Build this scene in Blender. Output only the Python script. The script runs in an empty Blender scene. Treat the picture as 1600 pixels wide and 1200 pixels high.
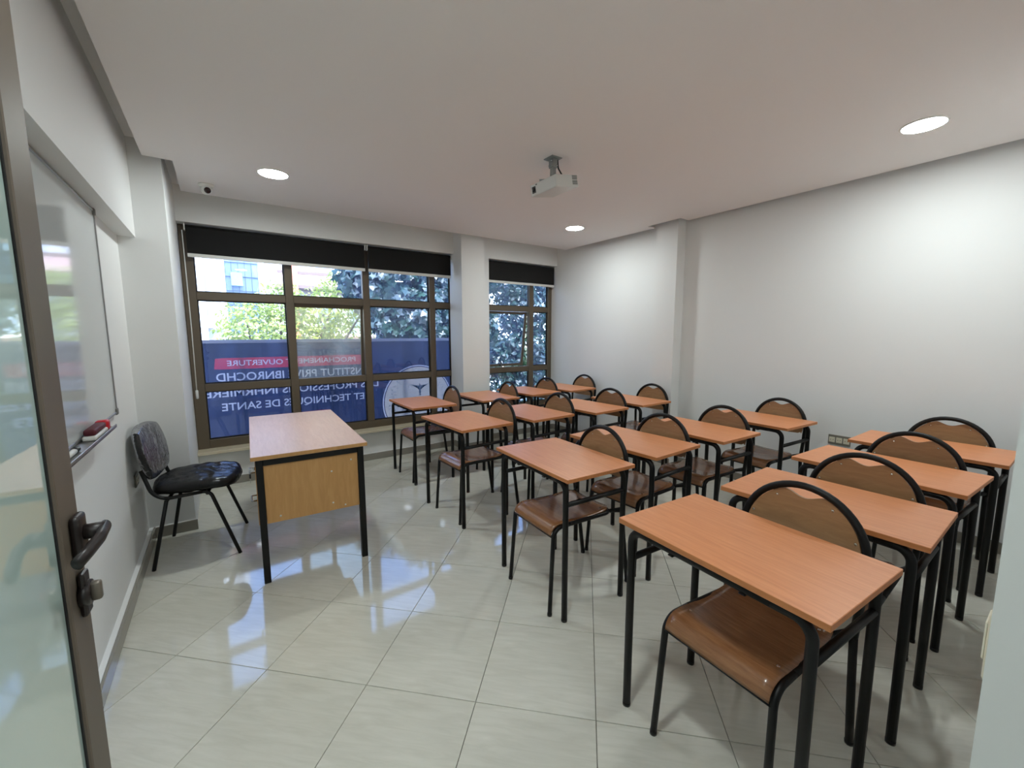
import bpy, bmesh, math, random
from mathutils import Vector, Matrix

PI = math.pi
R = math.radians
C = bpy.context.scene.collection
random.seed(7)

# ------------------------------------------------------------------ camera
F_PX = 647.058
PITCH, YAW, ROLL, CAM_H = R(6.8645), R(35.028), R(-0.124), 1.4295
cd = bpy.data.cameras.new('camera')
cam = bpy.data.objects.new('camera', cd)
C.objects.link(cam)
cd.sensor_fit = 'HORIZONTAL'
cd.sensor_width = 36.0
cd.lens = 36.0 * F_PX / 1600.0
cd.clip_start = 0.02
cd.clip_end = 200
_f = Vector((math.sin(YAW) * math.cos(PITCH), math.cos(YAW) * math.cos(PITCH), -math.sin(PITCH)))
_r = Vector((math.cos(YAW), -math.sin(YAW), 0))
_u = _r.cross(_f)
_r2 = _r * math.cos(ROLL) + _u * math.sin(ROLL)
_u2 = -_r * math.sin(ROLL) + _u * math.cos(ROLL)
M = Matrix((( _r2.x, _u2.x, -_f.x, 0), (_r2.y, _u2.y, -_f.y, 0), (_r2.z, _u2.z, -_f.z, CAM_H), (0, 0, 0, 1)))
cam.matrix_world = M
bpy.context.scene.camera = cam

# ------------------------------------------------------------------ world, sun, exposure
sc = bpy.context.scene
sc.view_settings.view_transform = 'Standard'
sc.view_settings.look = 'None'
sc.view_settings.gamma = 1.0
sc.view_settings.exposure = 1.5
sc.view_settings.use_curve_mapping = False
sc.cycles.max_bounces = 14
sc.cycles.diffuse_bounces = 8
sc.cycles.glossy_bounces = 6
sc.cycles.transparent_max_bounces = 12
w = bpy.data.worlds.new('world')
sc.world = w
w.use_nodes = True
wn = w.node_tree
wn.nodes.clear()
wo = wn.nodes.new('ShaderNodeOutputWorld')
wb = wn.nodes.new('ShaderNodeBackground')
sky = wn.nodes.new('ShaderNodeTexSky')
sky.sky_type = 'NISHITA'
sky.sun_disc = False
sky.sun_elevation = R(52)
sky.sun_rotation = R(200)
sky.air_density = 1.2
sky.dust_density = 2.5
wb.inputs['Strength'].default_value = 0.80
wn.links.new(sky.outputs[0], wb.inputs['Color'])
wn.links.new(wb.outputs[0], wo.inputs['Surface'])
sd = bpy.data.lights.new('sun', 'SUN')
sd.energy = 2.6
sd.angle = R(0.6)
sd.color = (1.0, 0.95, 0.86)
sun = bpy.data.objects.new('sun', sd)
C.objects.link(sun)
sun.rotation_euler = (Vector((0.35, 0.75, -1.05)).to_track_quat('-Z', 'Y')).to_euler()
LAMP_W = 67.0

# ------------------------------------------------------------------ materials
def srgb(c):
    if isinstance(c, str):
        c = [int(c[i:i + 2], 16) / 255 for i in (0, 2, 4)]
    return tuple(((v / 12.92) if v <= 0.04045 else ((v + 0.055) / 1.055) ** 2.4) for v in c) + (1.0,)

def mat(name, col, rough=0.5, metal=0.0, coat=0.0, spec=0.5, emit=None, estr=0.0):
    m = bpy.data.materials.new(name)
    m.use_nodes = True
    b = m.node_tree.nodes['Principled BSDF']
    b.inputs['Base Color'].default_value = srgb(col)
    b.inputs['Roughness'].default_value = rough
    b.inputs['Metallic'].default_value = metal
    b.inputs['Coat Weight'].default_value = coat
    b.inputs['Specular IOR Level'].default_value = spec
    if emit:
        b.inputs['Emission Color'].default_value = srgb(emit)
        b.inputs['Emission Strength'].default_value = estr
    return m

def tex_coord(nt, scale=(1, 1, 1), rot=(0, 0, 0), kind='Object'):
    tc = nt.nodes.new('ShaderNodeTexCoord')
    mp = nt.nodes.new('ShaderNodeMapping')
    mp.inputs['Scale'].default_value = scale
    mp.inputs['Rotation'].default_value = rot
    nt.links.new(tc.outputs[kind], mp.inputs['Vector'])
    return mp.outputs[0]

def noise(nt, vec, scale, detail=4, rough=0.55, dist=0.0):
    n = nt.nodes.new('ShaderNodeTexNoise')
    n.inputs['Scale'].default_value = scale
    n.inputs['Detail'].default_value = detail
    n.inputs['Roughness'].default_value = rough
    n.inputs['Distortion'].default_value = dist
    nt.links.new(vec, n.inputs['Vector'])
    return n.outputs['Fac']

def ramp(nt, fac, stops):
    r = nt.nodes.new('ShaderNodeValToRGB')
    el = r.color_ramp.elements
    while len(el) < len(stops):
        el.new(0.5)
    for e, (p, c) in zip(el, stops):
        e.position = p
        e.color = srgb(c)
    nt.links.new(fac, r.inputs[0])
    return r.outputs[0]

def bump(m, fac, strength=0.1, dist=0.002):
    nt = m.node_tree
    b = nt.nodes.new('ShaderNodeBump')
    b.inputs['Strength'].default_value = strength
    b.inputs['Distance'].default_value = dist
    nt.links.new(fac, b.inputs['Height'])
    nt.links.new(b.outputs[0], nt.nodes['Principled BSDF'].inputs['Normal'])

def paint(name, col, rough=0.65):
    m = mat(name, col, rough)
    nt = m.node_tree
    v = tex_coord(nt)
    bump(m, noise(nt, v, 90, 3), 0.12, 0.0015)
    return m

def wood(name, c1, c2, c3, rough, scale, coat=0.0, dist=1.5, rot=(0, 0, 0), bstr=0.05):
    m = mat(name, c1, rough, coat=coat)
    nt = m.node_tree
    v = tex_coord(nt, scale, rot)
    f = noise(nt, v, 3.0, 8, 0.62, dist)
    col = ramp(nt, f, [(0.3, c1), (0.52, c2), (0.72, c3)])
    nt.links.new(col, nt.nodes['Principled BSDF'].inputs['Base Color'])
    bump(m, f, bstr, 0.001)
    return m

WALL = paint('wall_paint_white', (0.885, 0.89, 0.885))
CEIL = paint('ceiling_paint_white', (0.92, 0.905, 0.895), 0.8)
CEILV = paint('ceiling_void_paint', (0.88, 0.87, 0.86), 0.9)
ALU = mat('bronze_aluminium', (0.38, 0.335, 0.275), 0.42, 0.1)
ALUD = mat('door_aluminium', (0.36, 0.32, 0.275), 0.5, 0.0)
GASK = mat('black_rubber_gasket', (0.05, 0.05, 0.05), 0.7)
SILL = paint('sill_marble_cream', (0.80, 0.76, 0.66), 0.25)
SKIRT = mat('grey_porcelain_skirting', (0.56, 0.545, 0.51), 0.15)
GROUT = mat('tile_grout_grey', (0.42, 0.41, 0.37), 0.8)
BLACK = mat('black_powder_coat', (0.018, 0.018, 0.02), 0.45, spec=0.35)
_nt = BLACK.node_tree
bump(BLACK, noise(_nt, tex_coord(_nt), 350, 2), 0.15, 0.0006)
BLACKSQ = mat('black_satin_steel', (0.02, 0.02, 0.02), 0.45, spec=0.35)
CHROME = mat('chrome', (0.75, 0.75, 0.75), 0.15, 1.0)
RIVET = mat('rivet_metal', (0.82, 0.80, 0.74), 0.25, 1.0)
PLAST_W = mat('white_plastic', (0.86, 0.86, 0.84), 0.4)
PLAST_G = mat('grey_plastic', (0.45, 0.45, 0.44), 0.5)
PLAST_B = mat('black_plastic', (0.04, 0.035, 0.035), 0.35)
DOORBLK = mat('dark_brown_handle_coat', (0.10, 0.07, 0.065), 0.4)
DESKTOP = wood('orange_beech_laminate', 'CE8557', 'D88F60', 'E09869', 0.36, (26, 1.6, 20), dist=0.8)
EDGE = wood('laminate_edge', 'B4703F', 'BE7A48', 'C58250', 0.45, (26, 1.6, 20))
SEATW = wood('lacquered_brown_plywood', '7E5434', '8E6240', '9C704B', 0.27, (22, 2.0, 22), coat=0.35, dist=0.8, bstr=0.03)
BACKW = wood('plywood_backrest', '8E6A48', '9B7551', 'A7815B', 0.33, (9, 1.6, 9), coat=0.2, dist=1.6)
TEACHTOP = wood('pale_beech_laminate', 'C9A183', 'D1AA8C', 'D7B296', 0.38, (20, 2, 20), dist=0.7)
TEACHPAN = wood('golden_beech_panel', 'B98A52', 'C1925A', 'C89B64', 0.5, (14, 14, 1.8), dist=0.7)
BOARD = mat('whiteboard_enamel', (0.80, 0.82, 0.82), 0.07)
BLIND = mat('black_blind_fabric', (0.035, 0.035, 0.035), 0.85)
_nt = BLIND.node_tree
bump(BLIND, noise(_nt, tex_coord(_nt), 600, 2), 0.3, 0.0006)
CUSH = mat('black_chair_fabric', (0.07, 0.07, 0.075), 0.75)
MAROON = mat('maroon_felt', (0.32, 0.03, 0.10), 0.6)
RED = mat('red_plastic', (0.78, 0.10, 0.16), 0.35)

# polished porcelain tile, soft streaks running along one diagonal of the room
TILE = mat('polished_beige_porcelain', (0.62, 0.61, 0.565), 0.06, spec=0.55)
nt = TILE.node_tree
v = tex_coord(nt, (2.2, 16, 1))
f1 = noise(nt, v, 2.0, 7, 0.6, 0.8)
v2 = tex_coord(nt, (1, 1, 1))
f2 = noise(nt, v2, 1.3, 3, 0.5, 0.4)
mx = nt.nodes.new('ShaderNodeMath'); mx.operation = 'MULTIPLY_ADD'
mx.inputs[1].default_value = 0.7
nt.links.new(f1, mx.inputs[0])
mm = nt.nodes.new('ShaderNodeMath'); mm.operation = 'MULTIPLY'; mm.inputs[1].default_value = 0.3
nt.links.new(f2, mm.inputs[0]); nt.links.new(mm.outputs[0], mx.inputs[2])
nt.links.new(ramp(nt, mx.outputs[0], [(0.32, 'C4C3B6'), (0.5, 'CECDC1'), (0.66, 'D6D5CA')]),
             nt.nodes['Principled BSDF'].inputs['Base Color'])

def mixmat(name):
    m = bpy.data.materials.new(name)
    m.use_nodes = True
    m.node_tree.nodes.clear()
    o = m.node_tree.nodes.new('ShaderNodeOutputMaterial')
    return m, m.node_tree, o

def window_glass(name, tint, dust, dustcol=(0.75, 0.78, 0.80), ior=1.5, patchy=0.0):
    m, nt, o = mixmat(name)
    tr = nt.nodes.new('ShaderNodeBsdfTransparent'); tr.inputs[0].default_value = srgb(tint)
    gl = nt.nodes.new('ShaderNodeBsdfGlossy'); gl.inputs['Roughness'].default_value = 0.0
    fr = nt.nodes.new('ShaderNodeFresnel'); fr.inputs['IOR'].default_value = ior
    m1 = nt.nodes.new('ShaderNodeMixShader')
    nt.links.new(fr.outputs[0], m1.inputs[0]); nt.links.new(tr.outputs[0], m1.inputs[1]); nt.links.new(gl.outputs[0], m1.inputs[2])
    tl = nt.nodes.new('ShaderNodeBsdfTranslucent'); tl.inputs[0].default_value = srgb(dustcol)
    m2 = nt.nodes.new('ShaderNodeMixShader')
    if patchy:
        n = noise(nt, tex_coord(nt, (3, 3, 1.2)), 2.0, 5, 0.6)
        mr = nt.nodes.new('ShaderNodeMapRange')
        mr.inputs['From Min'].default_value = 0.35; mr.inputs['From Max'].default_value = 0.7
        mr.inputs['To Min'].default_value = dust - patchy; mr.inputs['To Max'].default_value = dust + patchy
        nt.links.new(n, mr.inputs['Value']); nt.links.new(mr.outputs[0], m2.inputs[0])
    else:
        m2.inputs[0].default_value = dust
    nt.links.new(m1.outputs[0], m2.inputs[1]); nt.links.new(tl.outputs[0], m2.inputs[2])
    nt.links.new(m2.outputs[0], o.inputs['Surface'])
    return m

GLASS = window_glass('window_glass', (0.86, 0.90, 0.96), 0.045, (0.55, 0.64, 0.85), patchy=0.03)
GLASSD = window_glass('dusty_window_glass', (0.88, 0.90, 0.90), 0.15, (0.82, 0.80, 0.76), patchy=0.06)

# frosted green glass of the door: soft diffuse body under a mirror-smooth face
FROST = mat('frosted_green_glass', (0.72, 0.80, 0.775), 0.03, coat=1.0, spec=1.0)
FROST.node_tree.nodes['Principled BSDF'].inputs['IOR'].default_value = 1.65

def thin_translucent(name, col, rough=0.6, tl=0.5, transp=0.0):
    m, nt, o = mixmat(name)
    d = nt.nodes.new('ShaderNodeBsdfDiffuse'); d.inputs[0].default_value = srgb(col)
    t = nt.nodes.new('ShaderNodeBsdfTranslucent'); t.inputs[0].default_value = srgb(col)
    mi = nt.nodes.new('ShaderNodeMixShader'); mi.inputs[0].default_value = tl
    nt.links.new(d.outputs[0], mi.inputs[1]); nt.links.new(t.outputs[0], mi.inputs[2])
    g = nt.nodes.new('ShaderNodeBsdfGlossy'); g.inputs['Roughness'].default_value = rough
    m3 = nt.nodes.new('ShaderNodeMixShader'); m3.inputs[0].default_value = 0.05
    nt.links.new(mi.outputs[0], m3.inputs[1]); nt.links.new(g.outputs[0], m3.inputs[2])
    nt.links.new(m3.outputs[0], o.inputs['Surface'])
    return m

BAN_BLUE = thin_translucent('banner_blue', (0.125, 0.15, 0.245))
BAN_RED = thin_translucent('banner_red', (0.62, 0.15, 0.23))
BAN_WHITE = thin_translucent('banner_white', (0.66, 0.63, 0.64))
BAN_CREAM = thin_translucent('banner_cream', (0.66, 0.60, 0.54))
BAN_INK = thin_translucent('banner_navy_ink', (0.12, 0.12, 0.25))
BAN_GREY = thin_translucent('banner_grey_ink', (0.40, 0.44, 0.47))

WRAP, nt, o = mixmat('clear_plastic_wrap')
tr = nt.nodes.new('ShaderNodeBsdfTransparent'); tr.inputs[0].default_value = (0.88, 0.88, 0.88, 1)
gl = nt.nodes.new('ShaderNodeBsdfGlossy'); gl.inputs['Roughness'].default_value = 0.13; gl.inputs['Color'].default_value = (0.5, 0.5, 0.52, 1)
fr = nt.nodes.new('ShaderNodeFresnel'); fr.inputs['IOR'].default_value = 1.42
bp = nt.nodes.new('ShaderNodeBump'); bp.inputs['Strength'].default_value = 0.7; bp.inputs['Distance'].default_value = 0.010
nt.links.new(noise(nt, tex_coord(nt, (3, 10, 6), (0, 0, 0.6)), 2.6, 3, 0.5, 1.5), bp.inputs['Height'])
nt.links.new(bp.outputs[0], gl.inputs['Normal']); nt.links.new(bp.outputs[0], fr.inputs['Normal'])
mi = nt.nodes.new('ShaderNodeMixShader')
nt.links.new(fr.outputs[0], mi.inputs[0]); nt.links.new(tr.outputs[0], mi.inputs[1]); nt.links.new(gl.outputs[0], mi.inputs[2])
nt.links.new(mi.outputs[0], o.inputs['Surface'])

def leafmat(name, c1, c2, tl=0.45):
    m, nt, o = mixmat(name)
    n = noise(nt, tex_coord(nt), 2.3, 3)
    col = ramp(nt, n, [(0.35, c1), (0.65, c2)])
    d = nt.nodes.new('ShaderNodeBsdfDiffuse'); t = nt.nodes.new('ShaderNodeBsdfTranslucent')
    nt.links.new(col, d.inputs[0]); nt.links.new(col, t.inputs[0])
    mi = nt.nodes.new('ShaderNodeMixShader'); mi.inputs[0].default_value = tl
    nt.links.new(d.outputs[0], mi.inputs[1]); nt.links.new(t.outputs[0], mi.inputs[2])
    g = nt.nodes.new('ShaderNodeBsdfGlossy'); g.inputs['Roughness'].default_value = 0.35
    m3 = nt.nodes.new('ShaderNodeMixShader'); m3.inputs[0].default_value = 0.07
    nt.links.new(mi.outputs[0], m3.inputs[1]); nt.links.new(g.outputs[0], m3.inputs[2])
    nt.links.new(m3.outputs[0], o.inputs['Surface'])
    return m
LEAF_LIGHT = leafmat('leaf_yellow_green', '8A9A3A', 'B4BD5C')
LEAF_DARK = leafmat('leaf_dark_green', '1E352F', '31503F')
LEAF_MID = leafmat('leaf_mid_green', '486634', '71903F')
BARK = mat('bark', (0.30, 0.25, 0.20), 0.9)

# ------------------------------------------------------------------ mesh helpers
def link(name, me, m, parent=None):
    if name not in ('',):
        o = bpy.data.objects.new(name, me)
    if m is not None and not me.materials:
        if isinstance(m, (list, tuple)):
            for q in m:
                me.materials.append(q)
        else:
            me.materials.append(m)
    C.objects.link(o)
    if parent is not None:
        o.parent = parent
    return o

def obj(name, bm, m, parent=None, smooth=False):
    me = bpy.data.meshes.new(name)
    bm.to_mesh(me)
    bm.free()
    if smooth:
        for p in me.polygons:
            p.use_smooth = True
    return link(name, me, m, parent)

def struct(name, bm, m, parent=None, smooth=False):
    o = obj(name, bm, m, parent, smooth)
    if parent is None:
        o['kind'] = 'structure'
    return o

def thing(name, label, cat, loc=(0, 0, 0), rotz=0.0, group=None):
    o = bpy.data.objects.new(name, None)
    C.objects.link(o)
    o.location = loc
    o.rotation_euler = (0, 0, rotz)
    o.empty_display_size = 0.1
    return tag(o, label, cat, group)

def tag(o, label, cat, group=None):
    o['label'] = label
    o['category'] = cat
    if group:
        o['group'] = group
    return o

def box(bm, x0, x1, y0, y1, z0, z1, bev=0.0, mtx=None, seg=1):
    b = bmesh.new()
    vs = [b.verts.new((x, y, z)) for x in (x0, x1) for y in (y0, y1) for z in (z0, z1)]
    for q in ((0, 1, 3, 2), (4, 6, 7, 5), (0, 4, 5, 1), (2, 3, 7, 6), (0, 2, 6, 4), (1, 5, 7, 3)):
        b.faces.new([vs[i] for i in q])
    if bev > 0:
        bmesh.ops.bevel(b, geom=list(b.edges), offset=bev, segments=seg, affect='EDGES', profile=0.5)
    if mtx is not None:
        b.transform(mtx)
    me = bpy.data.meshes.new('t')
    b.to_mesh(me)
    b.free()
    bm.from_mesh(me)
    bpy.data.meshes.remove(me)
    return bm

def B(*a, **k):
    return box(bmesh.new(), *a, **k)

def fillet(pts, rads, n=7):
    pts = [Vector(p) for p in pts]
    if not isinstance(rads, (list, tuple)):
        rads = [rads] * len(pts)
    out = [pts[0]]
    for i in range(1, len(pts) - 1):
        p = pts[i]
        a = pts[i - 1] - p
        b = pts[i + 1] - p
        r = rads[i]
        ang = a.angle(b)
        if r <= 0 or ang > PI - 0.02:
            out.append(p)
            continue
        d = min(r / math.tan(ang / 2), a.length * 0.49, b.length * 0.49)
        r = d * math.tan(ang / 2)
        bis = (a.normalized() + b.normalized()).normalized()
        cen = p + bis * (r / math.sin(ang / 2))
        s = p + a.normalized() * d - cen
        e = p + b.normalized() * d - cen
        tot = s.angle(e)
        for k in range(n + 1):
            t = k / n
            out.append(cen + (s * math.sin((1 - t) * tot) + e * math.sin(t * tot)) / math.sin(tot))
    out.append(pts[-1])
    return out

def tube(bm, pts, r, sides=10, caps=True, closed=False, radii=None, flat=1.0):
    pts = [Vector(p) for p in pts]
    n = len(pts)
    t0 = (pts[1] - pts[0]).normalized()
    ref = Vector((0, 0, 1)) if abs(t0.z) < 0.9 else Vector((1, 0, 0))
    nrm = (ref - t0 * ref.dot(t0)).normalized()
    rings = []
    for i in range(n):
        if closed:
            t = (pts[(i + 1) % n] - pts[i - 1]).normalized()
        elif i == 0:
            t = t0
        elif i == n - 1:
            t = (pts[i] - pts[i - 1]).normalized()
        else:
            t = ((pts[i] - pts[i - 1]).normalized() + (pts[i + 1] - pts[i]).normalized()).normalized()
        nrm = (nrm - t * nrm.dot(t)).normalized()
        bn = t.cross(nrm)
        rr = radii[i] if radii else r
        rings.append([bm.verts.new(pts[i] + (nrm * math.cos(2 * PI * k / sides) + bn * math.sin(2 * PI * k / sides) * flat) * rr) for k in range(sides)])
    for i in range(n if closed else n - 1):
        a, b = rings[i], rings[(i + 1) % n]
        for k in range(sides):
            bm.faces.new((a[k], a[(k + 1) % sides], b[(k + 1) % sides], b[k]))
    if caps and not closed:
        bm.faces.new(rings[0][::-1])
        bm.faces.new(rings[-1])
    return bm

def T(pts, r, **k):
    return tube(bmesh.new(), pts, r, **k)

def cyl(bm, c, axis, r, h, sides=20, r2=None):
    a = Vector(axis).normalized()
    c = Vector(c)
    return tube(bm, [c, c + a * h], r, sides=sides, radii=[r, r if r2 is None else r2])

def prism(bm, outline, fn, thick, nrm):
    """outline 2-D -> fn(u,v) 3-D, extruded by thick along nrm; returns bm"""
    nrm = Vector(nrm)
    a = [bm.verts.new(Vector(fn(u, v))) for u, v in outline]
    b = [bm.verts.new(Vector(fn(u, v)) + nrm * thick) for u, v in outline]
    n = len(outline)
    f1 = bm.faces.new(a[::-1])
    f2 = bm.faces.new(b)
    for i in range(n):
        bm.faces.new((a[i], a[(i + 1) % n], b[(i + 1) % n], b[i]))
    return bm

def dup(root, loc, rotz, label=None):
    r = root.copy()
    C.objects.link(r)
    r.location = loc
    r.rotation_euler = (0, 0, rotz)
    if label:
        r['label'] = label
    for ch in list(root.children):
        c = ch.copy()
        C.objects.link(c)
        c.parent = r
        for g in list(ch.children):
            d = g.copy()
            C.objects.link(d)
            d.parent = c
    return r

# ------------------------------------------------------------------ room shell
YF0, YF1 = 4.775, 4.835
XL, XLL, XPL = -0.50, -0.41, -0.24          # recess wall, lintel face, pillar face
XR, XRP = 4.07, 3.93
YP = 3.745
YW, YLI = 4.72, 4.66
YE0, YE1 = -0.10, 0.043
ZT = 2.70
ZC = 2.58
OPX0, OPX1 = -0.27, 0.68

floor = struct('floor', B(-1.6, 4.3, -1.7, 4.95, -0.20, -0.0075), GROUT)
# diagonal polished tiles, each one its own piece
S = 0.4625
J = 0.0013
ang = R(-45)
ca, sa = math.cos(ang), math.sin(ang)
shift_p, shift_q = 2.0, -0.56               # joints at x+y = shift_p + k*S*sqrt2 and x-y = shift_q + k*S*sqrt2
SQ = math.sqrt(2)

def clip_poly(poly, x0, x1, y0, y1):
    def cl(ps, f, g):
        out = []
        for i in range(len(ps)):
            a, b = ps[i], ps[(i + 1) % len(ps)]
            fa, fb = f(a), f(b)
            if fa >= 0:
                out.append(a)
            if (fa >= 0) != (fb >= 0):
                t = fa / (fa - fb)
                out.append((a[0] + (b[0] - a[0]) * t, a[1] + (b[1] - a[1]) * t))
        return out
    for f in (lambda p: p[0] - x0, lambda p: x1 - p[0], lambda p: p[1] - y0, lambda p: y1 - p[1]):
        if poly:
            poly = cl(poly, f, None)
    return poly

ntile = 0
for i in range(-14, 14):
    for j in range(-14, 14):
        # tile frame: e1 along (1,-1)/sqrt2, e2 along (1,1)/sqrt2
        q0 = shift_q / SQ + i * S
        p0 = shift_p / SQ + j * S
        corners = []
        for (dq, dp) in ((J, J), (S - J, J), (S - J, S - J), (J, S - J)):
            q, p = q0 + dq, p0 + dp
            corners.append(((p + q) / SQ, (p - q) / SQ))
        poly = clip_poly(corners, XL - 0.003, XR + 0.003, -1.55, YW + 0.003)
        if len(poly) < 3:
            continue
        ar = 0.5 * abs(sum(poly[k][0] * poly[(k + 1) % len(poly)][1] - poly[(k + 1) % len(poly)][0] * poly[k][1] for k in range(len(poly))))
        if ar < 0.0015:
            continue
        cx = ((p0 + q0 + S) / SQ)
        cy = ((p0 - q0) / SQ)
        b = bmesh.new()
        # local axes turned 45 degrees so that the streaks follow the joints
        loc = []
        for (x, y) in poly:
            dx, dy = x - cx, y - cy
            loc.append((dx * ca + dy * sa, -dx * sa + dy * ca))
        area2 = sum(loc[k][0] * loc[(k + 1) % len(loc)][1] - loc[(k + 1) % len(loc)][0] * loc[k][1] for k in range(len(loc)))
        if area2 < 0:
            loc = loc[::-1]
        dz = random.uniform(-0.0002, 0.0002)
        lo = [b.verts.new((u, v, -0.0075)) for u, v in loc]
        mid = [b.verts.new((u, v, -0.0009)) for u, v in loc]
        cc = (sum(u for u, v in loc) / len(loc), sum(v for u, v in loc) / len(loc))
        hi = []
        for u, v in loc:
            d = Vector((cc[0] - u, cc[1] - v)).normalized() * 0.0012
            hi.append(b.verts.new((u + d.x, v + d.y, 0.0)))
        n = len(loc)
        b.faces.new(hi)
        for k in range(n):
            b.faces.new((mid[k], mid[(k + 1) % n], hi[(k + 1) % n], hi[k]))
            b.faces.new((lo[k], lo[(k + 1) % n], mid[(k + 1) % n], mid[k]))
        t = obj('floor_tile', b, TILE, floor)
        t.location = (cx, cy, 0)
        t.rotation_euler = (0, 0, ang)
        ntile += 1

# walls
wl = struct('wall_left', B(-0.65, XL, -0.10, 4.90, 0, ZT), WALL)
obj('lintel', B(XL, XLL, YE1, YP, 2.07, ZT), WALL, wl)
obj('pillar', B(XL, XPL, YP, 4.90, 0, ZT), WALL, wl)
wr = struct('wall_right', B(XR, XR + 0.15, -0.10, 4.90, 0, ZT), WALL)
obj('pillar', B(XRP, XR, 2.63, 2.885, 0, ZT), WALL, wr)
ww = struct('wall_window', B(XPL, XR, YW, 4.90, 0, 0.332), WALL)
obj('lintel', B(XPL, XR, YLI, 4.90, 2.40, ZT), WALL, ww)
obj('pillar', B(2.40, 2.717, 4.46, YLI, 0, ZT), WALL, ww)
obj('pillar_core', B(2.50, 2.905, YLI, 4.90, 0.332, 2.40), WALL, ww)
obj('pillar_core', B(2.40, 2.50, YLI, YF0, 0.332, 2.40), WALL, ww)
obj('pillar_core', B(2.40, 2.905, YLI, YW, 0, 0.332), WALL, ww)
we = struct('wall_entry', B(OPX1, XR + 0.15, YE0, YE1, 0, ZT), WALL)
obj('door_header', B(XL, OPX1, YE0, YE1, 2.12, ZT), WALL, we)
obj('wall_return', B(XL, OPX0, YE0, YE1, 0, 2.12), WALL, we)
# corridor behind the camera
struct('wall_corridor', B(-1.75, 4.3, -1.70, -1.55, 0, ZT), WALL)
struct('wall_corridor_left', B(-1.75, -1.60, -1.55, -0.10, 0, ZT), WALL)
struct('wall_corridor_right', B(1.9, 2.05, -1.55, -0.10, 0, ZT), WALL)
struct('wall_corridor_front', B(-1.6, -0.65, -0.10, 0.05, 0, ZT), WALL)

# dropped ceiling with an open shadow gap all round, painted void above it
g = [(-0.33, 0.12), (4.005, 0.12), (4.005, 2.565), (3.865, 2.565), (3.865, 2.955), (3.99, 2.955), (3.99, 4.39), (-0.175, 4.39), (-0.175, 3.68), (-0.33, 3.68)]
bm = prism(bmesh.new(), g, lambda u, v: (u, v, ZC), 0.0125, (0, 0, 1))
bmesh.ops.recalc_face_normals(bm, faces=bm.faces)
ce = struct('ceiling', bm, CEIL)
obj('upper_slab', B(-1.75, 4.3, -1.70, 4.95, ZT, ZT + 0.15), CEILV, ce)

# skirting
SK = 0.075
def skirt(name, x0, x1, y0, y1):
    return struct(name, B(x0, x1, y0, y1, 0.0005, SK, bev=0.002), SKIRT)
bl = skirt('baseboard_left', XL + 0.022, XL + 0.034, 0.06, YP - 0.001)
obj('plaster_ledge', B(XL, XL + 0.022, 0.06, YP - 0.001, 0.0005, SK + 0.002, bev=0.001), WALL, bl)
obj('skirting_piece', B(XL + 0.034, XPL + 0.012, YP - 0.020, YP - 0.008, 0.0005, SK, bev=0.002), SKIRT, bl)
obj('plaster_ledge', B(XL + 0.034, XPL, YP - 0.008, YP, 0.0005, SK + 0.002, bev=0.001), WALL, bl)
bw = skirt('baseboard_window', XPL + 0.001, 2.385, YW - 0.020, YW - 0.008)
obj('plaster_ledge', B(XPL + 0.001, 2.399, YW - 0.008, YW, 0.0005, SK + 0.002, bev=0.001), WALL, bw)
obj('skirting_piece', B(2.386, 2.40, 4.46, YW - 0.021, 0.0005, SK, bev=0.002), SKIRT, bw)
obj('skirting_piece', B(2.386, 2.732, 4.446, 4.4599, 0.0005, SK, bev=0.002), SKIRT, bw)
obj('skirting_piece', B(2.717, 2.731, 4.46, YW, 0.0005, SK, bev=0.002), SKIRT, bw)
obj('skirting_piece', B(2.732, XR, YW - 0.014, YW, 0.0005, SK, bev=0.002), SKIRT, bw)
br = skirt('baseboard_right', XR - 0.014, XR, 0.06, 2.63)
obj('skirting_piece', B(XR - 0.014, XR, 2.885, YW - 0.015, 0.0005, SK, bev=0.002), SKIRT, br)
obj('skirting_piece', B(XRP - 0.014, XRP, 2.616, 2.899, 0.0005, SK, bev=0.002), SKIRT, br)
skirt('baseboard_entry', OPX1 + 0.002, XR, YE1, YE1 + 0.014)

# ------------------------------------------------------------------ windows
YF0, YF1 = 4.775, 4.835                      # frame depth
ZS = 0.36                                    # sill top
ZH = 2.40
struct('trim_1', B(XPL, 2.399, 4.625, 4.88, 0.333, ZS, bev=0.003), SILL)
struct('trim_2', B(2.907, XR, 4.625, 4.88, 0.333, ZS, bev=0.003), SILL)
ZTR = (0.936, 1.782)                         # transom centres

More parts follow.
